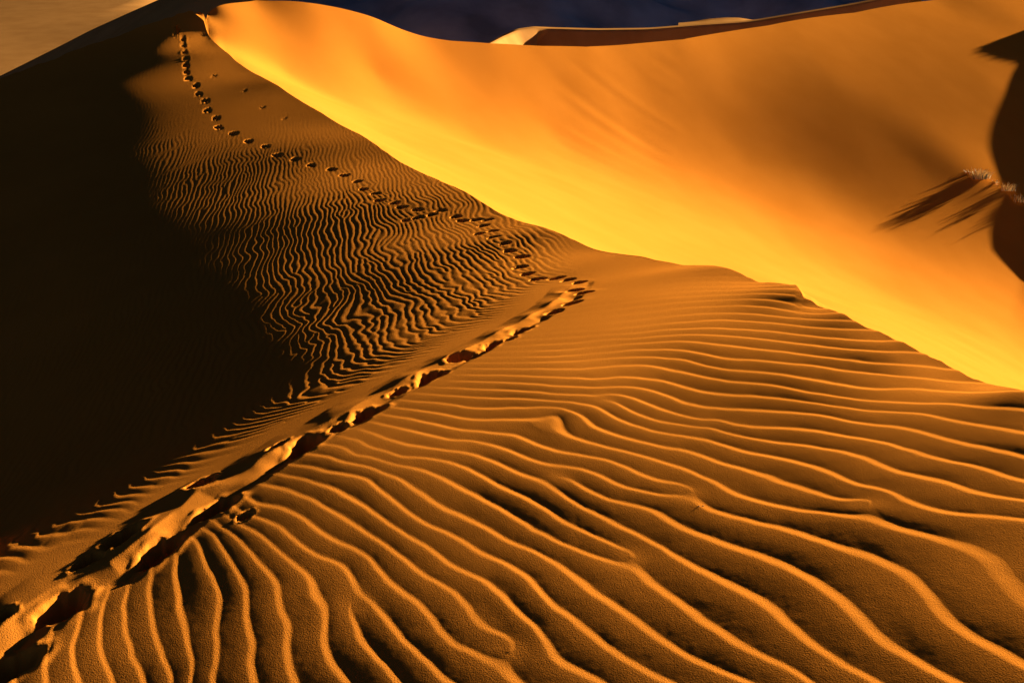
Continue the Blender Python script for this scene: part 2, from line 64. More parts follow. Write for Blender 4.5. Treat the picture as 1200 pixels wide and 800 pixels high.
R_TAB = np.array([(0.2339511,7.8728951,-4.0064891),(0.4427641,7.7283525,0.9586669),(0.6971869,7.5866908,2.5193534),(0.3561069,7.7757654,-1.8703869),(0.7368028,7.5396273,-2.852167),(1.0559032,7.3880911,0.5910027),(1.2857352,7.225531,1.1522048),(1.44651,7.009408,-2.4645018),(1.6114384,6.7544869,-1.3970076),(1.7961573,6.5509956,-0.4396738),(1.9703701,6.386083,-0.5444535),(2.1338538,6.2689424,1.8854856),(2.2652487,6.1400925,-0.4121624),(2.408156,5.9446539,-1.0898178),(2.5528697,5.7853884,0.2902614),(2.6857967,5.6213342,0.1468572),(2.763064,5.4838536,0.0272719),(2.7996766,5.3106623,-0.0851902),(2.8007448,5.0749039,-0.2752394),(2.8229691,4.8998803,-0.4980442),(0.3567447,7.791855,-0.4896322),(0.5611975,7.6405574,-0.3453724),(-0.4110957,7.8086298,-1.0831852),(-0.1953722,7.7526153,-3.7910754),(0.0177381,7.7510229,3.8587068),(0.1743109,7.5878776,-1.3825624),(0.3786169,7.4755515,-0.8686124),(0.7468044,7.3568156,1.8308834),(0.9783037,7.1631027,-0.0247679),(1.1546408,7.0076523,-3.123558),(1.3251309,6.8651433,3.7210991),(-0.8139827,7.8125429,2.0019989),(-0.5363101,7.6629675,-1.5636914),(-0.2716229,7.6334513,2.9397519),(-0.0867194,7.5413601,0.2978349),(0.1192523,7.388404,-0.3475669),(0.3364845,7.2801457,-2.3082574),(0.5853325,7.2306526,1.9468709),(0.7687214,7.0478123,-1.2795805),(1.0827001,6.8378222,-1.5992878),(1.2449234,6.8106995,3.6059287),(1.3543533,6.6276034,-1.7762044),(1.5400157,6.4142213,0.2899703),(1.7530366,6.223349,1.1081599),(1.9078952,6.0025949,-0.3868128),(2.0523838,5.7940935,-0.1840035),(2.1891497,5.6015159,0.0833269),(2.2965875,5.4133169,0.4611819),(2.3375739,5.2228318,0.2470185),(2.3640459,4.9255668,-0.1666536),(2.4334355,4.7218502,0.0346498),(2.5062768,4.5856337,0.5300723),(2.5890853,4.4175871,-0.4337149),(0.3687438,7.1532955,3.5027189),(0.5206159,7.0016541,-2.0663428),(0.679701,6.8653559,-0.0624693),(0.9450433,6.6856603,2.0870465),(1.1366461,6.4135242,-0.3487334),(1.2819754,6.2229099,0.1394014),(1.4359842,6.0207378,-0.2936515),(1.6378892,5.7576123,0.2058456),(1.771057,5.510189,-0.1612214),(1.8611232,5.2947539,-0.045069),(1.9202795,5.0723032,0.2416811),(1.9543764,4.9062262,-0.098188),(2.0254283,4.7149632,-0.0728043),(2.0917761,4.5785108,-0.5671682),(2.1954543,4.4298158,0.10232),(-1.0159463,7.6999954,0.2493275),(-0.6576622,7.5234447,-2.9140455),(-0.3967699,7.4958277,2.2070296),(-0.2129454,7.3865818,-0.8348978),(-0.0083903,7.2407462,-0.0442338),(0.2139674,7.0958749,0.7609605),(0.5493694,6.7151994,0.8998876),(0.7593745,6.4672353,-1.4441509),(0.9332289,6.2315077,-2.2621363),(1.0882805,5.9645824,-0.4251954),(1.2772762,5.6423138,0.0030788),(1.5076061,5.2312482,0.9877618),(1.561754,5.0147018,-0.1926748),(1.6211514,4.8446284,-1.1394794),(1.7134594,4.6921929,-0.3325736),(1.8355102,4.504309,0.2638517),(-1.1925197,7.5372708,-21.9279379),(-0.9063018,7.4180602,-8.9304264),(-0.7003892,7.4104847,3.3012605),(-0.5168956,7.3425192,0.3940516),(-0.2832879,7.1983815,0.3299925),(-0.0815835,7.0207264,-0.8247151),(0.3110401,6.6393368,-0.5986185),(0.4649526,6.4886597,-0.2638912),(0.6540673,6.3057025,-0.2764659),(0.7976548,6.1005903,3.6824943),(-1.4073831,7.6539949,4.0362582),(-1.1757411,7.5100455,18.910524),(-0.8967741,7.3277966,5.0286952),(-0.7115216,7.2382732,1.2427283),(-0.5009452,7.0772031,-0.4593751),(-0.2735128,6.9062098,0.9405682),(0.0155457,6.6405489,0.0279938),(0.3004402,6.3749172,-0.3832732),(0.4909311,6.1977837,0.0311196),(0.7139832,6.0210682,0.6251558),(0.8178194,5.8220522,-0.6130373),(0.9608762,5.5354726,0.2012567),(1.101584,5.2239119,-0.4161911),(1.2376914,4.9841388,-0.5810605),(1.4127509,4.7545633,0.5181749),(1.5281581,4.574255,0.4636449),(-1.3675318,7.409351,1.284168),(-1.0925397,7.2701845,0.6924116),(-0.8725448,7.0969549,-1.9421694),(-0.6594342,6.9042037,-0.2984549),(-0.4807334,6.7401812,-1.1542911),(-0.1920532,6.5392275,0.2645913),(-0.0301304,6.3873966,-0.8905583),(0.1913147,6.2217978,1.3765738),(0.4430211,5.799846,-0.9638229),(0.5877694,5.5695904,-0.2988423),(0.7539677,5.2979326,0.1642301),(0.9171878,5.0033053,0.0788559),(1.030691,4.832156,-0.7183767),(1.2021382,4.6557583,0.9419088),(-1.7828442,7.4209933,-3.239476),(-1.4397089,7.2317762,-2.2884862),(-1.1230908,7.1227987,4.3308257),(-0.7879844,6.7393856,-0.3041723),(-0.585775,6.5640314,-0.8772062),(-0.3944113,6.4401632,1.2593506),(-0.2300921,6.2777775,-0.4310913),(-0.007257,6.1024684,0.8735638),(0.1787934,5.7472082,-0.8726014),(0.3970241,5.39661,0.3630655),(0.5323105,5.1652841,0.2697947),(0.658276,4.9570501,-0.6488253),(0.7936753,4.76894,0.0224523),(-1.8619674,7.3122472,1.3859878),(-1.628777,7.1676302,-0.1265688),(-1.2845311,6.8897301,-3.845618),(-1.0197517,6.7032763,0.068538),(-0.8117921,6.5138855,0.0453899),(-0.6156243,6.3610651,1.3258729),(-0.4225545,6.1383765,-2.2989488),(-0.2211344,5.9893738,0.5593295),(-0.0689419,5.7552553,0.2595869),(0.0729235,5.5026398,-0.5862297),(0.235549,5.0904513,-1.8900454),(0.4526561,4.867113,1.6028544),(-1.9867798,7.1941451,0.0571102),(-1.7593788,7.0762312,4.4772249),(-1.4682898,6.8393351,1.5052343),(-1.2495495,6.668095,1.9880251),(-1.0348819,6.4639592,-1.1302226),(-0.8583538,6.3159858,-0.2488261),(-0.6598969,6.1020743,-0.4848447),(-0.4529512,5.9297074,1.6469795),(-0.3159799,5.7252598,0.1639755),(-0.20647,5.5221065,-1.53906),(-0.0255458,5.2579793,4.1245495),(-1.9564473,6.8693753,-7.4579403),(-1.7480494,6.8014406,0.9002077),(-1.4118579,6.5291395,-0.306212),(-1.2045334,6.3814294,-0.4090331),(-1.0290543,6.253913,0.3991963),(-0.8188408,5.9683953,-1.1452206),(-0.6553683,5.8212518,1.287594),(-0.5125031,5.5961453,-0.1765403),(-0.3793559,5.399289,-0.476268),(-0.2563794,5.2746758,0.078186),(-0.0613567,5.0151874,-1.6207035),(-1.9200435,6.721568,0.4575466),(-1.5458788,6.3947177,-2.6127988),(-1.3618017,6.2519982,-3.2469484),(-1.1723454,6.1763368,4.5100228),(-1.0186457,5.8707632,-3.2432743),(-0.8239624,5.6560339,-0.7948297),(-0.6789525,5.4415973,-0.5268613),(-0.5450139,5.2675181,0.2622659),(-0.416256,5.076826,-0.3567807),(-1.0500433,5.7986378,2.6212705),(-0.936712,5.4407944,-0.6186702),(-0.8185658,5.2927181,1.1410262),(-0.7124873,5.1297138,0.325363),(-1.9921613,6.6330127,0.0997489),(-1.8171349,6.4884309,1.5620582),(-1.6379634,6.297462,1.1164698),(-1.4236576,6.1121039,3.4292308),(-1.3781956,5.8760992,-6.4890924),(-1.2338156,5.7748585,3.7728344),(-1.2027645,5.4855822,-1.020651),(-1.1103676,5.2963595,0.05316),(-2.0576648,6.5276332,-5.8705885),(-1.7426415,6.1719552,-1.0842708),(-1.5932332,5.991233,2.119955),(-1.4579132,5.6536024,2.3157548),(-1.433015,5.4418853,-1.8160546),(-1.3256335,5.2102917,-0.1676584),(-2.1536493,6.5393293,8.1796708),(-1.9115399,6.1446975,-1.6527598),(-1.7932785,5.9335927,-1.1824163),(-1.7377675,5.7100386,-1.9048217),(-1.6325332,5.4465896,2.0065638),(-1.5552078,5.2084585,1.6054556),(-2.2181857,6.3655352,0.4919281),(-2.0584168,6.1205651,3.1468164),(-1.9457905,5.9072996,4.1799364),(-1.9090553,5.6580953,0.0074622),(-1.8519305,5.4503862,-1.7387809),(-1.8262013,5.2178855,-7.339693),(-2.3391054,6.1413988,-4.2522326),(-2.2203513,5.801451,-4.312407),(-2.0622503,5.5550959,0.1575739),(-1.9595682,5.3774418,3.3380331),(-2.4758052,6.1546548,2.1708969),(-2.3493792,5.7494098,2.1620082),(-2.2108083,5.4546452,-2.0450491),(-2.0388013,5.2227222,5.5477215),(-2.6104183,6.0690966,-1.3921483),(-2.561351,5.8460993,-2.0193242),(-2.4670351,5.6146827,-0.007128),(-2.3524155,5.4053982,0.3923186),(-2.2504523,5.2244489,-1.4674833),(-2.7205124,6.0142462,3.1950694),(-2.6774043,5.7638715,-0.3281117),(-2.579659,5.4837251,0.138879),(-2.4227285,5.2237132,1.6317912),(-2.7973767,5.6643427,1.4017524),(-2.7643963,5.4792929,-1.600229),(-2.6379246,5.2221488,-0.5056624),(0.6300653,7.8746952,-3.9659085),(0.8830473,7.7031503,-0.8234712),(1.1312602,7.5752995,-0.9662324),(1.3734638,7.460251,0.3858577),(1.5472048,7.2894868,-0.4599756),(1.7150823,7.133108,0.5317499),(1.9260491,6.9249155,0.6819318),(2.0467921,6.7527065,0.163447),(2.1776088,6.5654426,0.5712716),(2.3179554,6.3703292,-6.0751815),(2.4703449,6.3042002,11.0663693),(0.3677238,8.0683497,13.626175),(0.375269,8.2577341,-5.9700152),(0.6816859,8.2140154,0.8905434),(1.0620257,7.8740927,2.9749763),(1.2856894,7.7413071,0.0660678),(1.5348433,7.6476957,0.4968398),(1.7539919,7.438948,-1.2991349),(2.0068585,7.2549039,-0.15571),(2.17086,7.1254004,0.3720709),(2.3360194,6.8649287,-0.1746365),(2.5048738,6.5333293,-2.2510121),(2.6290062,6.2644769,-4.6556259),(2.7650374,6.0663669,-0.268078),(2.9136481,5.9257449,-0.7303309),(3.0843321,5.8522037,0.7144874),(3.2441625,5.7658461,2.0471883),(0.8296537,8.3038917,6.2247458),(1.0083017,8.1254876,-1.8601311),(1.1819692,7.9665578,-2.7462385),(1.4406613,7.8797093,1.7427921),(1.6505822,7.8481537,8.9489109),(1.9237625,7.6280642,1.6832828),(2.3365178,7.366421,0.4618499),(2.5507732,7.1710926,0.6673329),(2.6966668,6.8901419,0.1378128),(2.8565639,6.5759058,-0.2210029),(3.0166163,6.3692655,1.255474),(3.1633266,6.1168064,-1.5199072),(3.353939,5.9913787,-0.0577383),(0.380994,8.400992,-0.5563224),(0.750063,8.3708024,-2.6808594),(0.9525855,8.4019425,2.5821818),(1.1358152,8.2623597,-1.5011652),(1.337078,8.0964604,-0.5391525),(1.5880503,7.9512343,-7.4189441),(1.8647633,7.845651,-3.9025461),(2.1236556,7.734929,-1.6930214),(2.3659785,7.6568617,-0.0426234),(2.6410358,7.4558668,-1.2470136),(2.8227891,7.3225166,0.9231771),(2.9689412,7.0527064,-0.1962145),(3.1208595,6.7834084,0.0838716),(3.2767519,6.5644322,0.9425126),(3.4726882,6.2350131,-0.7627886),(0.3870569,8.5522388,-1.0436363),(0.8195045,8.5176912,-2.5520694),(1.1381869,8.5216123,1.4985149),(1.3774475,8.3753842,1.5384411),(1.6262135,8.1692914,-0.4390931),(1.9161609,8.0919839,0.5520811),(2.1952179,8.0309873,1.1255866),(2.5687719,7.9072404,1.6601453),(2.7792225,7.7274875,-0.6096461),(3.0795892,7.4799037,-0.0708926),(3.263925,7.1319757,-0.5133569),(3.4245091,6.8464587,-0.5628857),(3.6289819,6.5558714,-0.3718197),(0.394881,8.7466086,3.2303051),(0.7444272,8.6713917,-2.5963636),(1.1304856,8.7061535,-1.6698794),(1.3578647,8.6446044,-0.2905882),(1.671307,8.4270095,-1.2514368),(1.969631,8.3487157,0.6796004),(2.250711,8.2612277,-0.6627128),(2.6290967,8.116366,0.7033713),(2.9716358,7.909793,0.7087241),(3.2977838,7.7181974,1.8939448),(3.4764872,7.4659806,0.174154),(3.6449653,7.1782211,-0.062426),(3.8226456,6.9519697,0.2359626),(0.4005204,8.8860554,-2.4585683),(0.855404,8.9382941,1.7803647),(1.2519955,8.9714281,2.4760597),(1.4489922,8.868423,-1.1648844),(1.7244631,8.7307899,0.8377134),(2.0192195,8.5870899,-0.1754459),(2.3109341,8.5116271,0.9275454),(2.6820133,8.300216,-1.258616),(3.037373,8.1048097,-0.7537128),(3.3785543,7.9268503,-2.0265044),(3.6005999,7.8220596,0.9438149),(3.756565,7.5886664,-1.3311833),(4.0188601,7.3513467,0.4379769),(0.4082943,9.0770512,2.0905632),(0.8711382,9.1213,0.1400866),(1.3357086,9.1481837,-0.2089392),(1.6309106,9.0682367,1.6275991),(1.9011217,8.8834686,-0.4048632),(2.3645355,8.7347925,-0.0273451),(2.7542578,8.5518511,-0.4116054),(3.1166549,8.3403531,-1.448731),(3.5110505,8.2682945,1.2688364),(3.8364188,8.0599092,-0.1522628),(4.0272422,7.8967589,0.2827861),(4.162279,7.7483037,-0.1280623),(0.4141923,9.2209472,-2.0668624),(1.0439706,9.3102577,-0.6530369),(1.5131017,9.3077548,-1.3102696),(1.8074951,9.2036453,-1.1897452),(2.083307,9.0409149,-1.6139801),(2.4225455,8.9761916,0.482499),(2.8379384,8.8441968,1.566189),(3.2307961,8.6813285,1.9626515),(3.6141777,8.5356339,-0.1826648),(1.2235057,9.5074616,1.9006192),(1.7042494,9.5224004,1.9355894),(2.0040078,9.4216414,0.6716838),(2.2884072,9.2802982,-0.4475467),(2.8959216,9.0470201,-1.2083959),(3.2964536,8.8795032,-1.9804957),(3.7147294,8.7997082,-0.3099323),(1.4044965,9.6702742,1.0119435),(1.8922249,9.6821689,0.5882789),(2.3500424,9.5573849,1.3090115),(2.967116,9.2958806,0.5002769),(3.3857855,9.1499175,0.8605201),(3.9079959,9.0701039,0.8779586),(1.255055,9.7763822,-2.8833648),(1.7585824,9.8562953,-1.1245507),(2.2705332,9.7865663,-1.8434246),(2.5984983,9.702794,-0.3956594),(3.0317021,9.5213878,0.2163941),(3.4593121,9.3714434,-1.3816594),(3.7926777,9.3405048,-0.2916649),(1.6205485,10.0360308,0.005712),(2.1329836,10.089115,0.9290655),(2.6592907,9.9523095,1.1972895),(3.0927307,9.7343191,-0.8997523),(3.61344,9.641499,1.8208105),(2.7096941,10.1589698,-0.5834729),(3.1616712,9.9738518,1.351092),(3.4871729,9.853543,-1.5055606),(2.7677829,10.3976759,0.4203876),(3.0609685,10.2090774,-1.3908479),(3.4351829,10.1092842,0.7175869),(2.8260634,10.637982,0.8470381),(2.8790426,10.8548209,0.1340788),(3.2695335,10.5869521,-1.1673811),(2.9333417,11.0728496,0.1404832)])
R_LIN = (21.518196,-3.0355963,-3.2141428)
DEFECTS = np.array([(1.325,6.865,-0.696,1),(0.369,7.153,2.357,-1),(0.798,6.101,-0.96,1),(-0.026,5.258,-0.97,1),(-1.042,5.813,1.668,-1),(2.47,6.304,-0.409,1),(0.83,8.304,2.357,-1)])  # ripple forks
PRINTS_NEAR = np.array([(-3.01,5.38,0.38),(-2.91,5.91,0.41),(-2.45,6.46,0.4),(-2.19,6.96,0.37),(-1.96,6.77,0.15),(-3.29,5.81,0.2),(-2.81,6.67,0.34),(-2.96,6.38,0.24),(-2.45,7.42,0.3),(-1.69,7.87,0.4),(-1.96,7.9,0.21),(-1.25,8.37,0.36),(-1.48,8.12,0.21),(-0.76,9.14,0.35),(-1.04,8.82,0.23),(-0.5,9.67,0.34),(-0.66,9.2,0.22),(-0.16,10,0.31),(-0.35,9.65,0.23),(0.15,10.46,0.31),(0,10.11,0.23)])
PRINTS_FAR = np.array([(0.53,11.18,0.26),(0.75,11.55,0.26),(0.94,12.2,0.25),(0.86,12.6,0.25),(0.96,13.33,0.25),(0.84,13.81,0.26),(0.69,14.2,0.27),(0.42,14.47,0.27),(0.28,15.15,0.28),(0.18,15.89,0.28),(0.22,16.75,0.28),(0,17.39,0.28),(-0.08,18.09,0.28),(-0.31,18.99,0.28),(-0.35,19.87,0.29),(-0.62,19.83,0.29),(-0.56,20.77,0.29),(-0.5,21.44,0.29),(-0.75,21.62,0.3),(-1.04,21.72,0.3),(-1.22,22.25,0.3),(-1.61,23.01,0.3),(-1.81,22.71,0.3),(-2.32,22.5,0.31),(-2.1,22.62,0.31),(-2.18,23.37,0.3),(-2.62,23.85,0.31),(-2.85,24.42,0.31),(-3.3,24.97,0.31),(-3.51,25.92,0.31),(-3.96,26.74,0.31),(-4.3,27.96,0.31),(-4.85,29,0.31),(-5.38,29.91,0.31),(-6.11,30.6,0.32),(-6.78,31.47,0.32),(-7.51,32.2,0.32),(-8.2,33.53,0.33),(-9.01,34.47,0.34),(-9.86,35.71,0.34),(-10.64,36.67,0.35),(-11.11,38.03,0.35),(-11.76,39.22,0.35),(-12.27,40.64,0.34),(-12.87,41.76,0.34),(-13.39,43.18,0.34),(-14.04,44.3,0.34),(-14.43,45.35,0.34),(-14.76,46.35,0.34),(-15.02,47.23,0.34),(-15.4,48.38,0.34),(-15.76,49.44,0.34),(-16.03,50.23,0.33),(-16.52,50.81,0.33),(-16.65,51.26,0.32)])
SCUFFS = np.array([(-13.05,44.73,0.35),(-11.01,41.95,0.29),(-9.64,39.24,0.31),(-8.42,37.39,0.32),(-13.35,47.29,0.29)])
BERM = np.array([(-4.27,2.46),(-3.32,5.31),(-3.23,5.56),(-3.16,5.8),(-3.03,6.09),(-2.75,6.23),(-2.64,6.48),(-2.48,6.78),(-2.37,7.12),(-2.14,7.39),(-1.96,7.7),(-1.79,7.99),(-1.56,8.18),(-1.3,8.62),(-0.97,9.02),(-0.7,9.47),(-0.37,9.94),(-0.07,10.44),(0.26,11.08),(0.66,11.88),(0.86,13.1)])


def tps(tab, lin, x, y):
    o = lin[0] + lin[1] * x + lin[2] * y
    for a, b, w in tab:
        d2 = (x - a) ** 2 + (y - b) ** 2 + 1e-9
        o += (.5 * w) * d2 * np.log(d2)
    return o


def smooth(a, b, v):
    t = np.clip((v - a) / (b - a), 0, 1)
    return t * t * (3 - 2 * t)


def vnoise(x, y, seed):
    """smooth lattice noise in -1..1"""
    r = np.random.default_rng(seed).uniform(-1, 1, (256, 256))
    xi = np.floor(x).astype(int); yi = np.floor(y).astype(int)
    fx = x - xi; fy = y - yi
    fx = fx * fx * fx * (fx * (fx * 6 - 15) + 10); fy = fy * fy * fy * (fy * (fy * 6 - 15) + 10)
    a = r[xi & 255, yi & 255]; b = r[(xi + 1) & 255, yi & 255]
    c = r[xi & 255, (yi + 1) & 255]; d = r[(xi + 1) & 255, (yi + 1) & 255]
    return (a * (1 - fx) + b * fx) * (1 - fy) + (c * (1 - fx) + d * fx) * fy


# ------------------------------------------------------------------ materials
def new_mat(name):
    m = bpy.data.materials.new(name)
    m.use_nodes = True
    nt = m.node_tree
    b = nt.nodes['Principled BSDF']
    return m, nt, b


def sand_material(name, dark, light, grain=0.35, bump=0.45, fine=260.0, wind=None):
    m, nt, b = new_mat(name)
    N, L = nt.nodes.new, nt.links.new
    tc = N('ShaderNodeTexCoord')
    n1 = N('ShaderNodeTexNoise'); n1.inputs['Scale'].default_value = 0.35; n1.inputs['Detail'].default_value = 6
    n2 = N('ShaderNodeTexNoise'); n2.inputs['Scale'].default_value = fine; n2.inputs['Detail'].default_value = 2
    L(tc.outputs['Object'], n1.inputs['Vector']); L(tc.outputs['Object'], n2.inputs['Vector'])
    mix = N('ShaderNodeMath'); mix.operation = 'MULTIPLY_ADD'
    mix.inputs[1].default_value = grain
    L(n2.outputs['Fac'], mix.inputs[0]); L(n1.outputs['Fac'], mix.inputs[2])
    sub = N('ShaderNodeMath'); sub.operation = 'SUBTRACT'; sub.inputs[1].default_value = grain * .5
    L(mix.outputs[0], sub.inputs[0])
    cr = N('ShaderNodeValToRGB')
    cr.color_ramp.elements[0].position = .3; cr.color_ramp.elements[0].color = (*dark, 1)
    cr.color_ramp.elements[1].position = .7; cr.color_ramp.elements[1].color = (*light, 1)
    L(sub.outputs[0], cr.inputs['Fac']); L(cr.outputs['Color'], b.inputs['Base Color'])
    b.inputs['Roughness'].default_value = .95
    b.inputs['Specular IOR Level'].default_value = 0.0
    n3 = N('ShaderNodeTexNoise'); n3.inputs['Scale'].default_value = 110; n3.inputs['Detail'].default_value = 4
    L(tc.outputs['Object'], n3.inputs['Vector'])
    bp = N('ShaderNodeBump'); bp.inputs['Strength'].default_value = bump; bp.inputs['Distance'].default_value = .006
    L(n3.outputs['Fac'], bp.inputs['Height'])
    L(bp.outputs['Normal'], b.inputs['Normal'])
    return m


SAND = sand_material('dune_sand', (.462, .150, .0158), (.498, .164, .0188))
SAND_FAR = sand_material('far_sand', (.36, .16, .042), (.43, .20, .056), grain=.2, fine=40)
def rock_material(name, c1, c2):
    m, nt, b = new_mat(name)
    b.inputs['Roughness'].default_value = .9
    n = nt.nodes.new('ShaderNodeTexNoise'); n.inputs['Scale'].default_value = .03; n.inputs['Detail'].default_value = 9
    tc = nt.nodes.new('ShaderNodeTexCoord'); nt.links.new(tc.outputs['Object'], n.inputs['Vector'])
    r = nt.nodes.new('ShaderNodeValToRGB')
    r.color_ramp.elements[0].position = .35; r.color_ramp.elements[0].color = (*c1, 1)
    r.color_ramp.elements[1].position = .7; r.color_ramp.elements[1].color = (*c2, 1)
    nt.links.new(n.outputs['Fac'], r.inputs['Fac']); nt.links.new(r.outputs['Color'], b.inputs['Base Color'])
    return m


DARK_GROUND = rock_material('low_bounce_ground', (.05, .043, .038), (.085, .075, .065))  # unseen ground, darkened to keep bounce light off the shaded left slope
ROCK = rock_material('blue_grey_rock', (.17, .155, .16), (.40, .37, .38))


def straw_material(name, c1, c2):
    m, nt, b = new_mat(name)
    n = nt.nodes.new('ShaderNodeTexNoise'); n.inputs['Scale'].default_value = 9
    tc = nt.nodes.new('ShaderNodeTexCoord'); nt.links.new(tc.outputs['Object'], n.inputs['Vector'])
    r = nt.nodes.new('ShaderNodeValToRGB')
    r.color_ramp.elements[0].position = .35; r.color_ramp.elements[0].color = (*c1, 1)
    r.color_ramp.elements[1].position = .65; r.color_ramp.elements[1].color = (*c2, 1)
    nt.links.new(n.outputs['Fac'], r.inputs['Fac']); nt.links.new(r.outputs['Color'], b.inputs['Base Color'])
    b.inputs['Roughness'].default_value = .8
    return m


STRAW = straw_material('dry_straw', (.50, .34, .16), (.70, .52, .28))
GREEN = straw_material('grey_green_blade', (.12, .12, .07), (.22, .20, .10))
STONE = straw_material('dark_stone', (.05, .035, .03), (.09, .06, .05))


# ------------------------------------------------------------------ mesh helpers
def mesh_object(name, verts, faces, mat, parent=None, smooth_shade=True):
    """verts (n,3) float, faces (m,4) int quads; unused vertices are dropped"""
    used = np.zeros(len(verts), bool); used[faces.ravel()] = True
    idx = np.cumsum(used) - 1
    v = np.ascontiguousarray(verts[used], np.float32); f = np.ascontiguousarray(idx[faces], np.int32)
    me = bpy.data.meshes.new(name)
    me.vertices.add(len(v)); me.vertices.foreach_set('co', v.ravel())
    k = f.shape[1]
    me.loops.add(f.size); me.loops.foreach_set('vertex_index', f.ravel())
    me.polygons.add(len(f)); me.polygons.foreach_set('loop_start', np.arange(0, f.size, k, dtype=np.int32))
    me.polygons.foreach_set('use_smooth', np.full(len(f), smooth_shade, bool))
    me.update(calc_edges=True)
    me.materials.append(mat)
    o = bpy.data.objects.new(name, me)
    COL.objects.link(o)
    if parent is not None:
        o.parent = parent
    return o


def grid_faces(nr, nc):
    i = np.arange(nr - 1)[:, None] * nc + np.arange(nc - 1)[None]
    return np.stack([i, i + 1, i + nc + 1, i + nc], -1).reshape(-1, 4)


def structure(o):
    o['kind'] = 'structure'
    return o


# ------------------------------------------------------------------ main dune, windward side
# bearings of the survey fan, denser ahead than to the sides
TX = np.concatenate([np.linspace(-.86, -.6, 90)[:-1], np.linspace(-.6, .6, 1120), np.linspace(.6, .86, 90)[1:]])
NC = len(TX)


def crest_y(tx):
    y = np.interp(tx, CREST[:, 0], CREST[:, 1])
    return y


def far_y(tx):
    y = np.interp(tx, FARC[:, 0], FARC[:, 1])
    yc = crest_y(tx)
    return np.where(tx < FARC[0, 0], yc + .6 + 30 * np.clip(FARC[0, 0] - tx, 0, .2), np.maximum(y, yc + .6))


def row_curve(n, y0, y1s):
    """n distances from y0 to each y1, spaced finer close by"""
    ys = np.geomspace(2.3, 70, 4000)
    dens = 2.6 / ys ** 2 + .42 / ys
    cum = np.concatenate([[0], np.cumsum((dens[1:] + dens[:-1]) / 2 * np.diff(ys))])
    c0 = np.interp(y0, ys, cum); c1 = np.interp(y1s, ys, cum)
    t = np.linspace(0, 1, n)[:, None]
    return np.interp(c0 + t * (c1[None] - c0), cum, ys)


NR = 940
YC = crest_y(TX)
YC = YC * (1 + .0022 * vnoise(TX * 60, TX * 0, 3) + .0015 * vnoise(TX * 170, TX * 0, 5))
kern = np.exp(-.5 * (np.arange(-90, 91) / 30.0) ** 2); kern /= kern.sum()
YS = np.minimum(np.convolve(np.pad(YC, 90, mode='edge'), kern, mode='valid'), YC * 1.03)
Y = row_curve(NR, 2.6, YS)
Y = Y + (YC - YS)[None] * smooth(.93, 1.0, np.linspace(0, 1, NR))[:, None]
X = TX[None] * Y
Z = tps(A_TAB, A_LIN, X, Y)
# out of view to the west the flank falls, shaped to bounce no sunlight back
for y_edge in (-.60,):
    out = np.clip(y_edge - TX, 0, None)[None] * Y
    Ze = tps(A_TAB, A_LIN, y_edge * Y[:, :1], Y[:, :1])
    Z = np.where(out > 0, Ze - .42 * out - 0 * Z, Z)
BASE_A = Z.copy()
Z += .006 * vnoise(X * .9, Y * .9, 21) * smooth(24, 10, Y)

# -- large ripples of the right foreground: phase field with forks
AX = np.array((.551, .834)); AN = np.array((-.834, .551)); ORG = np.array((.3, 11.7))
PP = (X - ORG[0]) * AX[0] + (Y - ORG[1]) * AX[1]      # along the spine
QQ = (X - ORG[0]) * AN[0] + (Y - ORG[1]) * AN[1]      # to the left of the spine
# -- signed distance to the trodden track, + on its left
near = (np.abs(QQ) < 2.6) & (PP < 4)
xn, yn = X[near], Y[near]
best = np.full(xn.shape, 9.0); side = np.zeros(xn.shape)
for (ax, ay), (bx, by) in zip(BERM[:-1], BERM[1:]):
    dx, dy = bx - ax, by - ay; l2 = dx * dx + dy * dy
    t = np.clip(((xn - ax) * dx + (yn - ay) * dy) / l2, 0, 1)
    ex, ey = xn - ax - t * dx, yn - ay - t * dy
    d = np.hypot(ex, ey); sg = np.sign(dx * ey - dy * ex)
    up = d < best; best[up] = d[up]; side[up] = sg[up]
SD = QQ + .0
sd = best * side                                        # + left of the track
wq = smooth(2.6, 1.8, np.abs(QQ[near])) * smooth(4, 2, PP[near])
SD[near] = sd * wq + QQ[near] * (1 - wq)
sel = (SD < .1) & (Y < 17) & (PP < 5)
xs, ys_ = X[sel], Y[sel]
wx = xs + .012 * vnoise(xs * 3.1, ys_ * 3.1, 31) + .006 * vnoise(xs * 8, ys_ * 8, 32)
wy = ys_ + .012 * vnoise(xs * 3.1, ys_ * 3.1, 33) + .006 * vnoise(xs * 8, ys_ * 8, 34)
ph = tps(R_TAB, R_LIN, wx, wy)
for a, b, t, s in DEFECTS:
    ph += s * np.angle(np.exp(1j * (np.arctan2(wy - b, wx - a) - t))) / (2 * math.pi)


def ripple_profile(ph, lee):
    """sharp-crested wind ripple: long convex stoss face, short steep lee face; crest at whole phase"""
    t = ph - np.floor(ph)
    st = 1 - np.clip(t / (1 - lee), 0, 1) ** 1.55
    q = np.clip((t - (1 - lee)) / lee, 0, 1)
    le = q * q * (3 - 2 * q) * .6 + q * .4
    return np.where(t < 1 - lee, st, le)


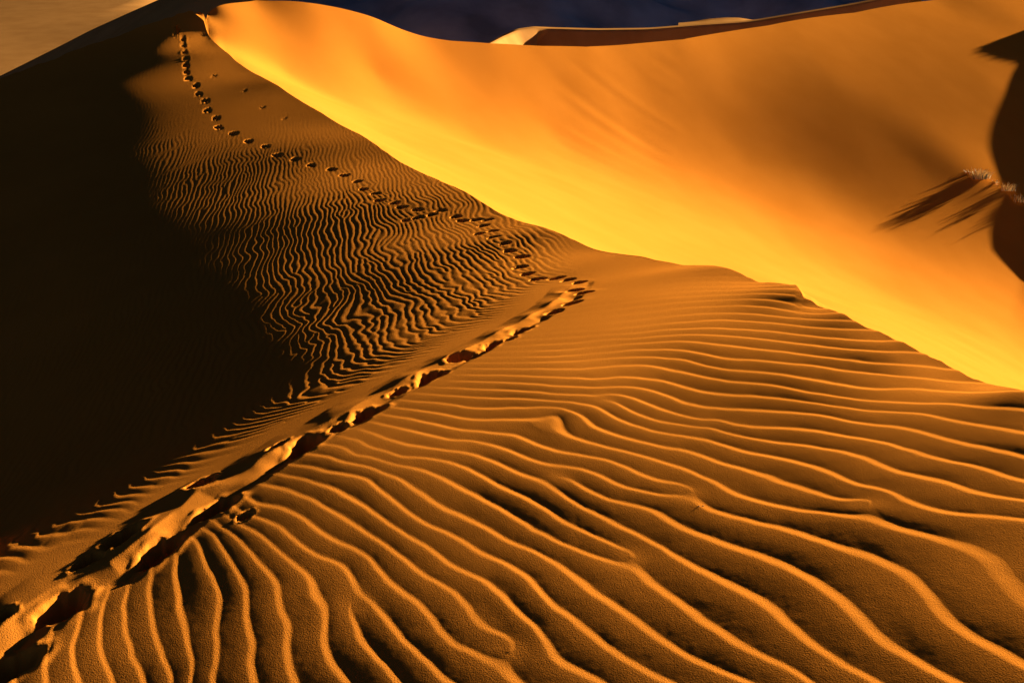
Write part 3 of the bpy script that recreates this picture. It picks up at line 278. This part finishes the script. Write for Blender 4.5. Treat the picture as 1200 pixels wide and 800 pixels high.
# local wavelength from the phase gradient (smooth part of the field)
r0_ = tps(R_TAB, R_LIN, xs, ys_)
fx = (tps(R_TAB, R_LIN, xs + .01, ys_) - r0_) / .01
fy = (tps(R_TAB, R_LIN, xs, ys_ + .01) - r0_) / .01
for a, b, t_, s_ in DEFECTS:
    q_ = s_ / (2 * math.pi) / ((xs - a) ** 2 + (ys_ - b) ** 2 + .015)
    fx = fx - (ys_ - b) * q_
    fy = fy + (xs - a) * q_
lam = 1 / np.clip(np.hypot(fx, fy), 2.6, 14)
lam = np.where(np.isfinite(lam), lam, .15)
AMP = np.array([(2.779,10.445,0.95),(3.242,9.021,1.25),(3.881,8.601,0.75),(4.022,7.634,0.65),(0.779,8.609,1.2),(0,8.309,1.1),(-0.712,7.767,0.9),(-1.312,7.063,0.9),(-1.855,6.581,0.72),(-2.44,5.614,0.75),(-2.261,5.909,0.72),(-0.212,5.492,0.6),(-0.448,5.855,0.65),(-0.936,5.731,0.75),(1.709,9.55,1.05),(2.399,10.843,0.35),(1.315,9.149,1.1),(0.495,9.191,0.75),(-0.315,8.714,0.55),(-1.094,7.976,0.5),(-1.673,7.221,0.6),(-2.141,6.72,0.7),(-2.811,5.863,0.8),(-1.558,5.327,0.75),(0,5.8,1),(1.546,5.386,0.92),(2.664,5.063,0.85),(0,7.159,1.05),(1.932,6.95,1),(3.265,6.405,0.9),(0.908,10.199,0),(1.45,11.73,0),(2.092,11.867,0.05),(0.367,10.29,0),(0,9.458,0.1),(-0.656,9.08,0),(-1.354,8.247,0.05),(1.475,10.374,0.15),(0.758,9.39,0.3),(2.176,9.75,0.95),(2.17,13.738,0),(2.577,12.216,0.1)])
lx = xs / ys_; ly = np.log(ys_)
num = 0; den = 0
for a, b, w in AMP:
    k = 1 / (((lx - a / b) / .06) ** 2 + ((ly - math.log(b)) / .09) ** 2 + .08) ** 1.7
    num = num + w * k; den = den + k
amp = num / den
spread = np.clip(1 + .10 * vnoise(xs * 1.3, ys_ * 1.3, 41), .6, 1.3)
for a, b, t_, s_ in DEFECTS:                          # crests sink where they fork
    amp = amp * (1 - .7 * np.exp(-((xs - a) ** 2 + (ys_ - b) ** 2) / .13 ** 2))
h = ripple_profile(ph, .23) - .55
Z[sel] += h * lam * 0.0345 * amp * spread * smooth(-.06, -.40, SD[sel])

# fine wind-combed unevenness of the stoss faces
Z[sel] += .00009 * smooth(12, 6, ys_) * (vnoise(xs * 16 + ys_ * 9, ys_ * 22 - xs * 14, 45) + .6 * vnoise(xs * 34, ys_ * 34, 46))

# -- small ripples of the left flank, bending round into the spine
warp = .16 * vnoise(X * 1.1, Y * .55, 51) + .085 * vnoise(X * 2.6, Y * 1.5, 52) + .05 * vnoise(X * 5.5, Y * 3.2, 53) * smooth(24, 14, Y)
q0 = .85
hq = -.62 * QQ + 1.62 * .28 * np.logaddexp(0, (QQ - q0) / .28)
phl = (PP - hq + warp) / .18
rs = np.random.default_rng(77)
flank = (QQ > .1) & (Y < 45)
for _ in range(90):                                    # forks scattered over the flank
    yy = math.exp(rs.uniform(math.log(7.5), math.log(36))); xx = yy * rs.uniform(-.40, .02)
    ok = flank & (np.abs(X - xx) < 3) & (np.abs(Y - yy) < 4)
    s_ = rs.choice((-1, 1)); gap = rs.uniform(.5, 1.6)
    phl[ok] += s_ * (np.arctan2(Y[ok] - yy, X[ok] - xx) - np.arctan2(Y[ok] - yy - gap, X[ok] - xx - .2 * gap)) / (2 * math.pi)
ml = smooth(.42, .95, SD) * (.12 + .88 * smooth(40, 24, Y))
ml *= smooth(.075, .005, X / Y)
ml *= np.clip(.95 + .3 * vnoise(X * .5, Y * .4, 55), .3, 1.3)
Z += ml * 0.005 * (ripple_profile(-phl, .36) - .5)

# -- track: berm between the two rows of prints, then the prints themselves
SX, SY = math.cos(SUN_AZ), math.sin(SUN_AZ)
fade = smooth(2.2, .6, PP[near]) * (1 + .3 * vnoise(xn * 2.2, yn * 2.2, 61))
beat = .5 + .5 * np.sin(2 * math.pi * PP[near] / .78 + 1.5 * vnoise(xn * .9, yn * .9, 64))
beat2 = .5 + .5 * np.sin(2 * math.pi * PP[near] / .78 + 2.2 + 1.5 * vnoise(xn * .9, yn * .9, 65))
prof = np.interp(sd + .035 * vnoise(xn * 2.3, yn * 2.3, 66) + .015 * vnoise(xn * 7, yn * 7, 67), [-.45, -.25, -.15, .07, .15, .36], [0, 0, -.034, .036, .025, 0]) * (.5 + .5 * beat)
Z[near] += fade * prof

print_r = np.full(X.shape, 9.0); print_id = np.full(X.shape, -1, int)
trail = []
for k, (px, py, w) in enumerate(PRINTS_NEAR):
    trail.append((px, py, w, math.atan2(AX[1], AX[0]), w * .50, w * .30, min(.34 * w, .11), .05))
for k, (px, py, w) in enumerate(PRINTS_FAR):
    w *= 1.12
    j0, j1 = max(k - 1, 0), min(k + 1, len(PRINTS_FAR) - 1)
    ang = math.atan2(PRINTS_FAR[j1, 1] - PRINTS_FAR[j0, 1], PRINTS_FAR[j1, 0] - PRINTS_FAR[j0, 0])
    trail.append((px, py, w, ang, w * .50, w * .42, (.36 if py < 47 else .16) * w, 0.0 if py < 47 else .15))
for px, py, w in SCUFFS:
    trail.append((px, py, w, 1.0, w * .6, w * .3, .014, 0.0))
for k, (px, py, w, ang, la, lb, dep, rim) in enumerate(trail):
    cx, cy = px - SX * .16 * w, py - SY * .16 * w
    m = (np.abs(X - cx) < 1.2 * w + .1) & (np.abs(Y - cy) < 1.2 * w + .1)
    if not m.any():
        continue
    ex, ey = X[m] - cx, Y[m] - cy
    l = ex * math.cos(ang) + ey * math.sin(ang); c = -ex * math.sin(ang) + ey * math.cos(ang)
    r = np.hypot(l / la, c / lb)
    th = np.arctan2(c / lb, l / la)
    r = r * (1 + .10 * np.sin(2 * th + k * 1.7) + .07 * np.sin(3 * th + k * 2.9))
    if k < len(PRINTS_NEAR):
        r = r * (1 + .05 * np.sin(7 * th + k) + .03 * np.sin(12 * th + 2 * k))
    z = Z[m]
    flat = smooth(2.3, 1.0, r) * .9
    z = z * (1 - flat) + (BASE_A[m]) * flat if k >= len(PRINTS_NEAR) else z
    z -= dep * smooth(1.06, .4, r)
    z += rim * dep * np.exp(-((r - 1.22) / .2) ** 2) * (1 + .5 * np.sin(5 * th + k * 3.3))
    Z[m] = z
    pr = print_r[m]; pi_ = print_id[m]
    up = (r < pr) & (r < 1.1)
    pr[up] = r[up]; pi_[up] = k
    print_r[m] = pr; print_id[m] = pi_
# crest lip stays clean
VA = np.stack([X, Y, Z], -1).reshape(-1, 3)
FA = grid_faces(NR, NC)
fid = print_id.reshape(-1)[FA].max(1)
fid[(print_id.reshape(-1)[FA] < 0).sum(1) > 1] = -1
dune = structure(mesh_object('sand_dune', VA, FA[fid < 0], SAND))
for k in range(len(trail)):
    m = fid == k
    if m.sum() > 6:
        o = mesh_object('footprint' if k < len(PRINTS_NEAR) + len(PRINTS_FAR) else 'scuff_mark', VA, FA[m], SAND, dune)
        o['group'] = 'footprints in the sand'

# ------------------------------------------------------------------ lee side: slip face and bowl up to the far arm of the crest
TB = TX[::2] if NC % 2 else np.append(TX[::2], TX[-1])
jb = np.searchsorted(TX, TB)
yc_b, zc_b = Y[-1, jb], Z[-1, jb]
NB = 360
yf = far_y(TB)
t = np.linspace(0, 1, NB)[:, None]
YB = yc_b[None] * (yf / yc_b)[None] ** t
XB = TB[None] * YB
ZB = tps(B_TAB, B_LIN, XB, YB)
ZB += (zc_b[None] - ZB[0][None]) * np.exp(-(YB - yc_b[None]) / 1.2)
left = smooth(-.298, -.315, TB)[None] * np.ones_like(ZB)
ZB = ZB * (1 - left) + left * (zc_b[None] - .45 * (YB - yc_b[None]))

def bump_b(cx, cy, sx, sy, hgt, ang=0.0):
    ex, ey = XB - cx, YB - cy
    u = ex * math.cos(ang) + ey * math.sin(ang); v = -ex * math.sin(ang) + ey * math.cos(ang)
    return hgt * np.exp(-.5 * ((u / sx) ** 2 + (v / sy) ** 2))


# hummock that carries the grass
ZB += bump_b(36.09, 78.58, 2.4, 3.6, .10, 0.6)
ZB += bump_b(39.86, 77.47, 2.6, 3.0, .12, 0.4)
# the next dune, just outside to the right, that throws the shade along the right border
ridge_x = .58 * YB
ridge_h = np.interp(YB, [56, 61, 67, 74, 80, 85, 113, 117, 120, 124, 130], [0, .3, .9, 1.5, 2.05, 2.15, 2.6, 3.0, 4.1, 2.4, 2.0])
rd = XB - ridge_x
ZB += np.where(rd < 0, ridge_h * smooth(-1, 0, rd / 4.0), ridge_h * smooth(30, 0, rd))
# avalanche streaks below the far crest
dl = np.hypot(XB - np.interp(TB, FARC[:, 0], FARC[:, 0] * FARC[:, 1])[None], YB - yf[None])
sa, sc_ = math.cos(0.048), math.sin(0.048)
along, across = XB * sa + YB * sc_, -XB * sc_ + YB * sa
streak = vnoise(across * .9, along * .06, 101) + .8 * vnoise(across * 2.0, along * .09, 102) + .5 * vnoise(across * 4.1, along * .12, 105)
ZB += .022 * streak * smooth(.02, .08, TB)[None] * smooth(.18, .15, TB)[None] * smooth(.3, 2, yf[None] - YB) * smooth(17, 7, yf[None] - YB)
ZB += .003 * vnoise(XB * .25, YB * .25, 103) + .0015 * vnoise(XB * .9 + YB * .3, YB * .4, 104)

VB = np.stack([XB, YB, ZB], -1).reshape(-1, 3)
slip = mesh_object('slip_face', VB, grid_faces(NB, len(TB)), SAND, dune)

# back of the far arm
s = np.array([0, .6, 1.5, 3, 6, 10, 16, 24, 34])[:, None]
YD = YB[-1][None] + s
ZD = ZB[-1][None] - .62 * s
XD = TB[None] * YD
mesh_object('back_slope', np.stack([XD, YD, ZD], -1).reshape(-1, 3), grid_faces(len(s), len(TB)), SAND, dune)

# ------------------------------------------------------------------ ground out to the horizon
gv = np.array([(-4000, -300, -26), (4000, -300, -26), (4000, 5000, -26), (-4000, 5000, -26)], float)
structure(mesh_object('ground', gv, np.array([[0, 1, 2, 3]]), DARK_GROUND))

# ------------------------------------------------------------------ dunes, slope and mountain behind


def strips(name, rows, mat, sub=6, seed=0, amp=.0):
    """a surface through rows of points (each row the same length), resampled and roughened"""
    R = np.array(rows, float)
    n, m = R.shape[:2]
    tu = np.linspace(0, m - 1, (m - 1) * sub + 1); out = []
    for r in R:
        out.append(np.stack([np.interp(tu, np.arange(m), r[:, k]) for k in range(3)], -1))
    R = np.array(out)
    for _ in range(2):
        R[:, 1:-1] = (R[:, :-2] + 2 * R[:, 1:-1] + R[:, 2:]) / 4
    tv = np.linspace(0, n - 1, (n - 1) * sub + 1); k0 = np.minimum(tv.astype(int), n - 2); f = (tv - k0)[:, None, None]
    S = R[k0] * (1 - f) + R[k0 + 1] * f
    S[..., 2] += amp * vnoise(S[..., 0] * .08, S[..., 1] * .08, seed)
    return mesh_object(name, S.reshape(-1, 3), grid_faces(S.shape[0], S.shape[1]), mat)


# small dune with a shaded face beyond the saddle
structure(strips('far_dune', [[(-4.19,143.5,8.23),(-1.9,152,8.56),(0.67,160,8.86),(2.74,164.5,9.03),(4.43,166,9.09),(-0.47,169,9.17),(7.59,170,9.02),(16.6,172,9.22),(26.15,176,10.2),(36.09,180,11.05),(46.34,184,12.83),(57.6,190,14.85),(73.43,198,18.09)],[(-4.93,148,9.47),(-3.2,154,10.54),(-1.34,161,11.85),(0.83,167,13.12),(3.97,171,13.77),(6.72,172.5,13.73),(14.39,173.5,13.59),(23.28,175.5,13.78),(32.71,179.5,14.74),(42.52,183.5,15.59),(52.66,187.5,17.34),(63.8,193.5,19.33),(79.28,201,22.48)],[(-5,150,9.68),(-3.24,156,10.83),(-1.36,164,12.28),(0.7,170,13.57),(3.6,174,14.24),(6.53,175,14.17),(14.59,176,14.02),(23.6,178,14.22),(33.15,182,15.2),(43.09,186,16.05),(53.34,190,17.83),(64.6,196,19.85),(80.43,204,23.09)],[(-6.01,180,9.04),(-3.88,186,10.29),(-1.61,194,11.85),(0.83,200,13.25),(4.24,204,13.95),(7.67,205,13.84),(17.12,206,13.64),(27.66,208,13.83),(38.73,212,14.89),(50.18,216,15.8),(61.93,220,17.78),(74.7,226,19.97),(92.52,234,23.52)]], SAND_FAR, 8, 81, .05))
# pale sand drift lying at the foot of the mountain
structure(strips('sand_drift', [[(40.43,250,18.24),(43.95,250,18.24),(47.27,250,18.24),(51.42,250,18.24),(55.15,250,18.24),(58.05,250,18.24),(60.54,250,18.24)],[(46.81,290,22.78),(50.55,284,22.37),(53.31,280,22.09),(57.93,280,22.31),(63.45,284,22.81),(68.39,290,23.24),(73,294,23.29)],[(48.43,300,23.47),(52.63,300,23.94),(56.57,300,24.53),(61.51,300,24.89),(65.98,300,24.89),(69.48,300,24.42),(72.5,300,23.71)],[(55.78,345,24.39),(60.62,345,24.93),(65.16,345,25.61),(70.86,345,26.02),(76,345,26.02),(80.03,345,25.48),(83.51,345,24.66)]], SAND_FAR, 6, 82, .05))
# dune added behind the left shoulder, turned from the sun for a dark strip
structure(strips('shaded_dune', [[(-87.13,119.5,-7.03),(-68.83,106.5,-3.68),(-58.81,98.5,-1.27),(-52.79,93.5,0.23),(-48,89.5,1.38),(-43.87,85.5,2.28),(-39.6,81.5,3.14),(-35.57,77.5,3.95),(-32.14,73.5,4.53),(-28.96,70.5,4.59),(-25.36,68.5,3.93),(-22.16,67.5,2.81),(-19.02,66.5,1.59)],[(-80.63,125,-1.03),(-62.33,112,2.32),(-52.31,104,4.73),(-46.29,99,6.23),(-41.5,95,7.38),(-37.37,91,8.28),(-33.1,87,9.14),(-29.07,83,9.95),(-25.64,79,10.53),(-22.46,76,10.59),(-18.86,74,9.93),(-15.66,73,8.81),(-12.52,72,7.59)],[(-94.11,147,-5.14),(-73.86,134,-0.86),(-62.68,126,2.26),(-55.88,121,4.26),(-50.42,117,5.82),(-45.72,113,7.08),(-40.79,109,8.32),(-36.11,105,9.54),(-32.13,101,10.47),(-28.31,98,10.71),(-23.81,96,9.94),(-19.7,95,8.52),(-15.66,94,6.96)]], SAND_FAR, 8, 83, .15))
# sunlit slope far to the left
gx_, gy_ = np.meshgrid(np.linspace(-420, -20, 70), np.linspace(95, 430, 60))
gz_ = 2 + .22 * (gy_ - 95) + .5 * vnoise(gx_ / 30, gy_ / 30, 97) - 1.2 * np.clip(gx_ + .315 * gy_, 0, None)
structure(mesh_object('far_slope', np.stack([gx_, gy_, gz_], -1).reshape(-1, 3), grid_faces(60, 70), SAND_FAR))
# mountain in its own shade
mx, my = np.meshgrid(np.linspace(-900, 1000, 300), np.linspace(440, 900, 110))
rise = smooth(440, 700, my + 40 * vnoise(mx / 120, my / 300, 91))
mz = -26 + rise * (150 + 40 * vnoise(mx / 170, my / 170, 92)) + rise * (1 - rise) * 75 * np.abs(vnoise(mx / 55, my / 160, 93)) + 7 * rise * vnoise(mx / 22, my / 22, 94) + 3 * rise * vnoise(mx / 9, my / 9, 95)
structure(mesh_object('mountain', np.stack([mx, my, mz], -1).reshape(-1, 3), grid_faces(110, 300), ROCK, None, True))


# ------------------------------------------------------------------ grass tufts on the far slope
def ground_b(x, y):
    t_ = x / y
    j = min(max(np.searchsorted(TB, t_), 1), len(TB) - 1)
    f = (t_ - TB[j - 1]) / (TB[j] - TB[j - 1])
    za = np.interp(y, YB[:, j - 1], ZB[:, j - 1]); zb = np.interp(y, YB[:, j], ZB[:, j])
    return float(za * (1 - f) + zb * f)


def blades(n, spread, hgt, width, seed, lean):
    r = random.Random(seed); V = []; Fc = []
    for i in range(n):
        a = r.uniform(0, 2 * math.pi); d = spread * math.sqrt(r.random()) * .5
        bx, by = d * math.cos(a), d * math.sin(a)
        L_ = hgt * r.uniform(.55, 1.1); bend = r.uniform(.15, .75)
        ax_, ay_ = math.cos(a + r.uniform(-.6, .6)) + lean[0], math.sin(a + r.uniform(-.6, .6)) + lean[1]
        w = width * r.uniform(.7, 1.3); tx_, ty_ = -ay_ * w, ax_ * w
        k0 = len(V)
        for s_ in range(6):
            q = s_ / 5
            out = bend * L_ * q * q; up = L_ * q * (1 - .35 * bend * q)
            ww = (1 - q) ** .7 * .5 + .03
            V.append((bx + ax_ * out - tx_ * ww, by + ay_ * out - ty_ * ww, up))
            V.append((bx + ax_ * out + tx_ * ww, by + ay_ * out + ty_ * ww, up))
        for s_ in range(5):
            Fc.append((k0 + 2 * s_, k0 + 2 * s_ + 1, k0 + 2 * s_ + 3, k0 + 2 * s_ + 2))
    return np.array(V), np.array(Fc)


def tuft(x, y, hgt, spread, n, seed, label, lean=(0, 0)):
    root = bpy.data.objects.new('grass_tuft', None); COL.objects.link(root)
    root.empty_display_size = .2
    root.location = (x, y, ground_b(x, y) - .05)
    root['label'] = label; root['category'] = 'grass tuft'; root['group'] = 'grass tufts on the shaded hummock'
    v, f = blades(n, spread, hgt, .06, seed, lean)
    o = mesh_object('dry_blades', v, f, STRAW, root, False); o['kind'] = 'stuff'
    v, f = blades(n // 2, spread * 1.15, hgt * .7, .05, seed + 1, lean)
    o = mesh_object('green_blades', v, f, GREEN, root, False); o['kind'] = 'stuff'
    return root


tuft(36.78, 78.37, 0.95, 1.7, 150, 5, 'straw coloured grass tuft casting a long shadow, leftmost on the hummock', (0.0, 0))
tuft(39.00, 78.28, 0.7, 1.4, 60, 6, 'low dry grass tuft in half shade right of the tall straw coloured one', (0.1, 0))
tuft(39.77, 77.59, 0.7, 1.6, 60, 7, 'dark grass tuft at the edge of the shade, lowest and rightmost', (0, 0))
tuft(38.33, 78.71, 0.3, 0.6, 24, 9, 'small grey grass sprig behind the other tufts on the hummock', (0, 0))


def pebble(x, y, z, s_, seed, label):
    r = np.random.default_rng(seed); V = []; Fc = []
    nu, nv = 10, 7
    for j in range(nv):
        p = math.pi * j / (nv - 1)
        for i in range(nu):
            q = 2 * math.pi * i / nu; k = s_ * (1 + .18 * math.sin(2 * q + seed) * math.sin(p) + .1 * math.cos(3 * p + q))
            V.append((k * math.sin(p) * math.cos(q) * 1.2, k * math.sin(p) * math.sin(q), .7 * k * math.cos(p)))
    for j in range(nv - 1):
        for i in range(nu):
            Fc.append((j * nu + i, (j + 1) * nu + i, (j + 1) * nu + (i + 1) % nu, j * nu + (i + 1) % nu))
    o = mesh_object('pebble', np.array(V), np.array(Fc), STONE)
    o.location = (x, y, z); o['label'] = label; o['category'] = 'pebble'; o['group'] = 'pebbles on a ripple crest'
    return o


def ground_a(x, y):
    j = int(np.argmin(np.abs(TX - x / y)))
    return float(np.interp(y, Y[:, j], Z[:, j]))


for (px, py), sz, lab in zip([(1.359,6.646),(1.391,6.651)], (.0055, .0045), ('tiny dark pebble on a ripple crest, the left and larger of a pair', 'tiny dark pebble on a ripple crest, the right and smaller of a pair')):
    pebble(px, py, ground_a(px, py) + sz * .1, sz, int(sz * 10000), lab)
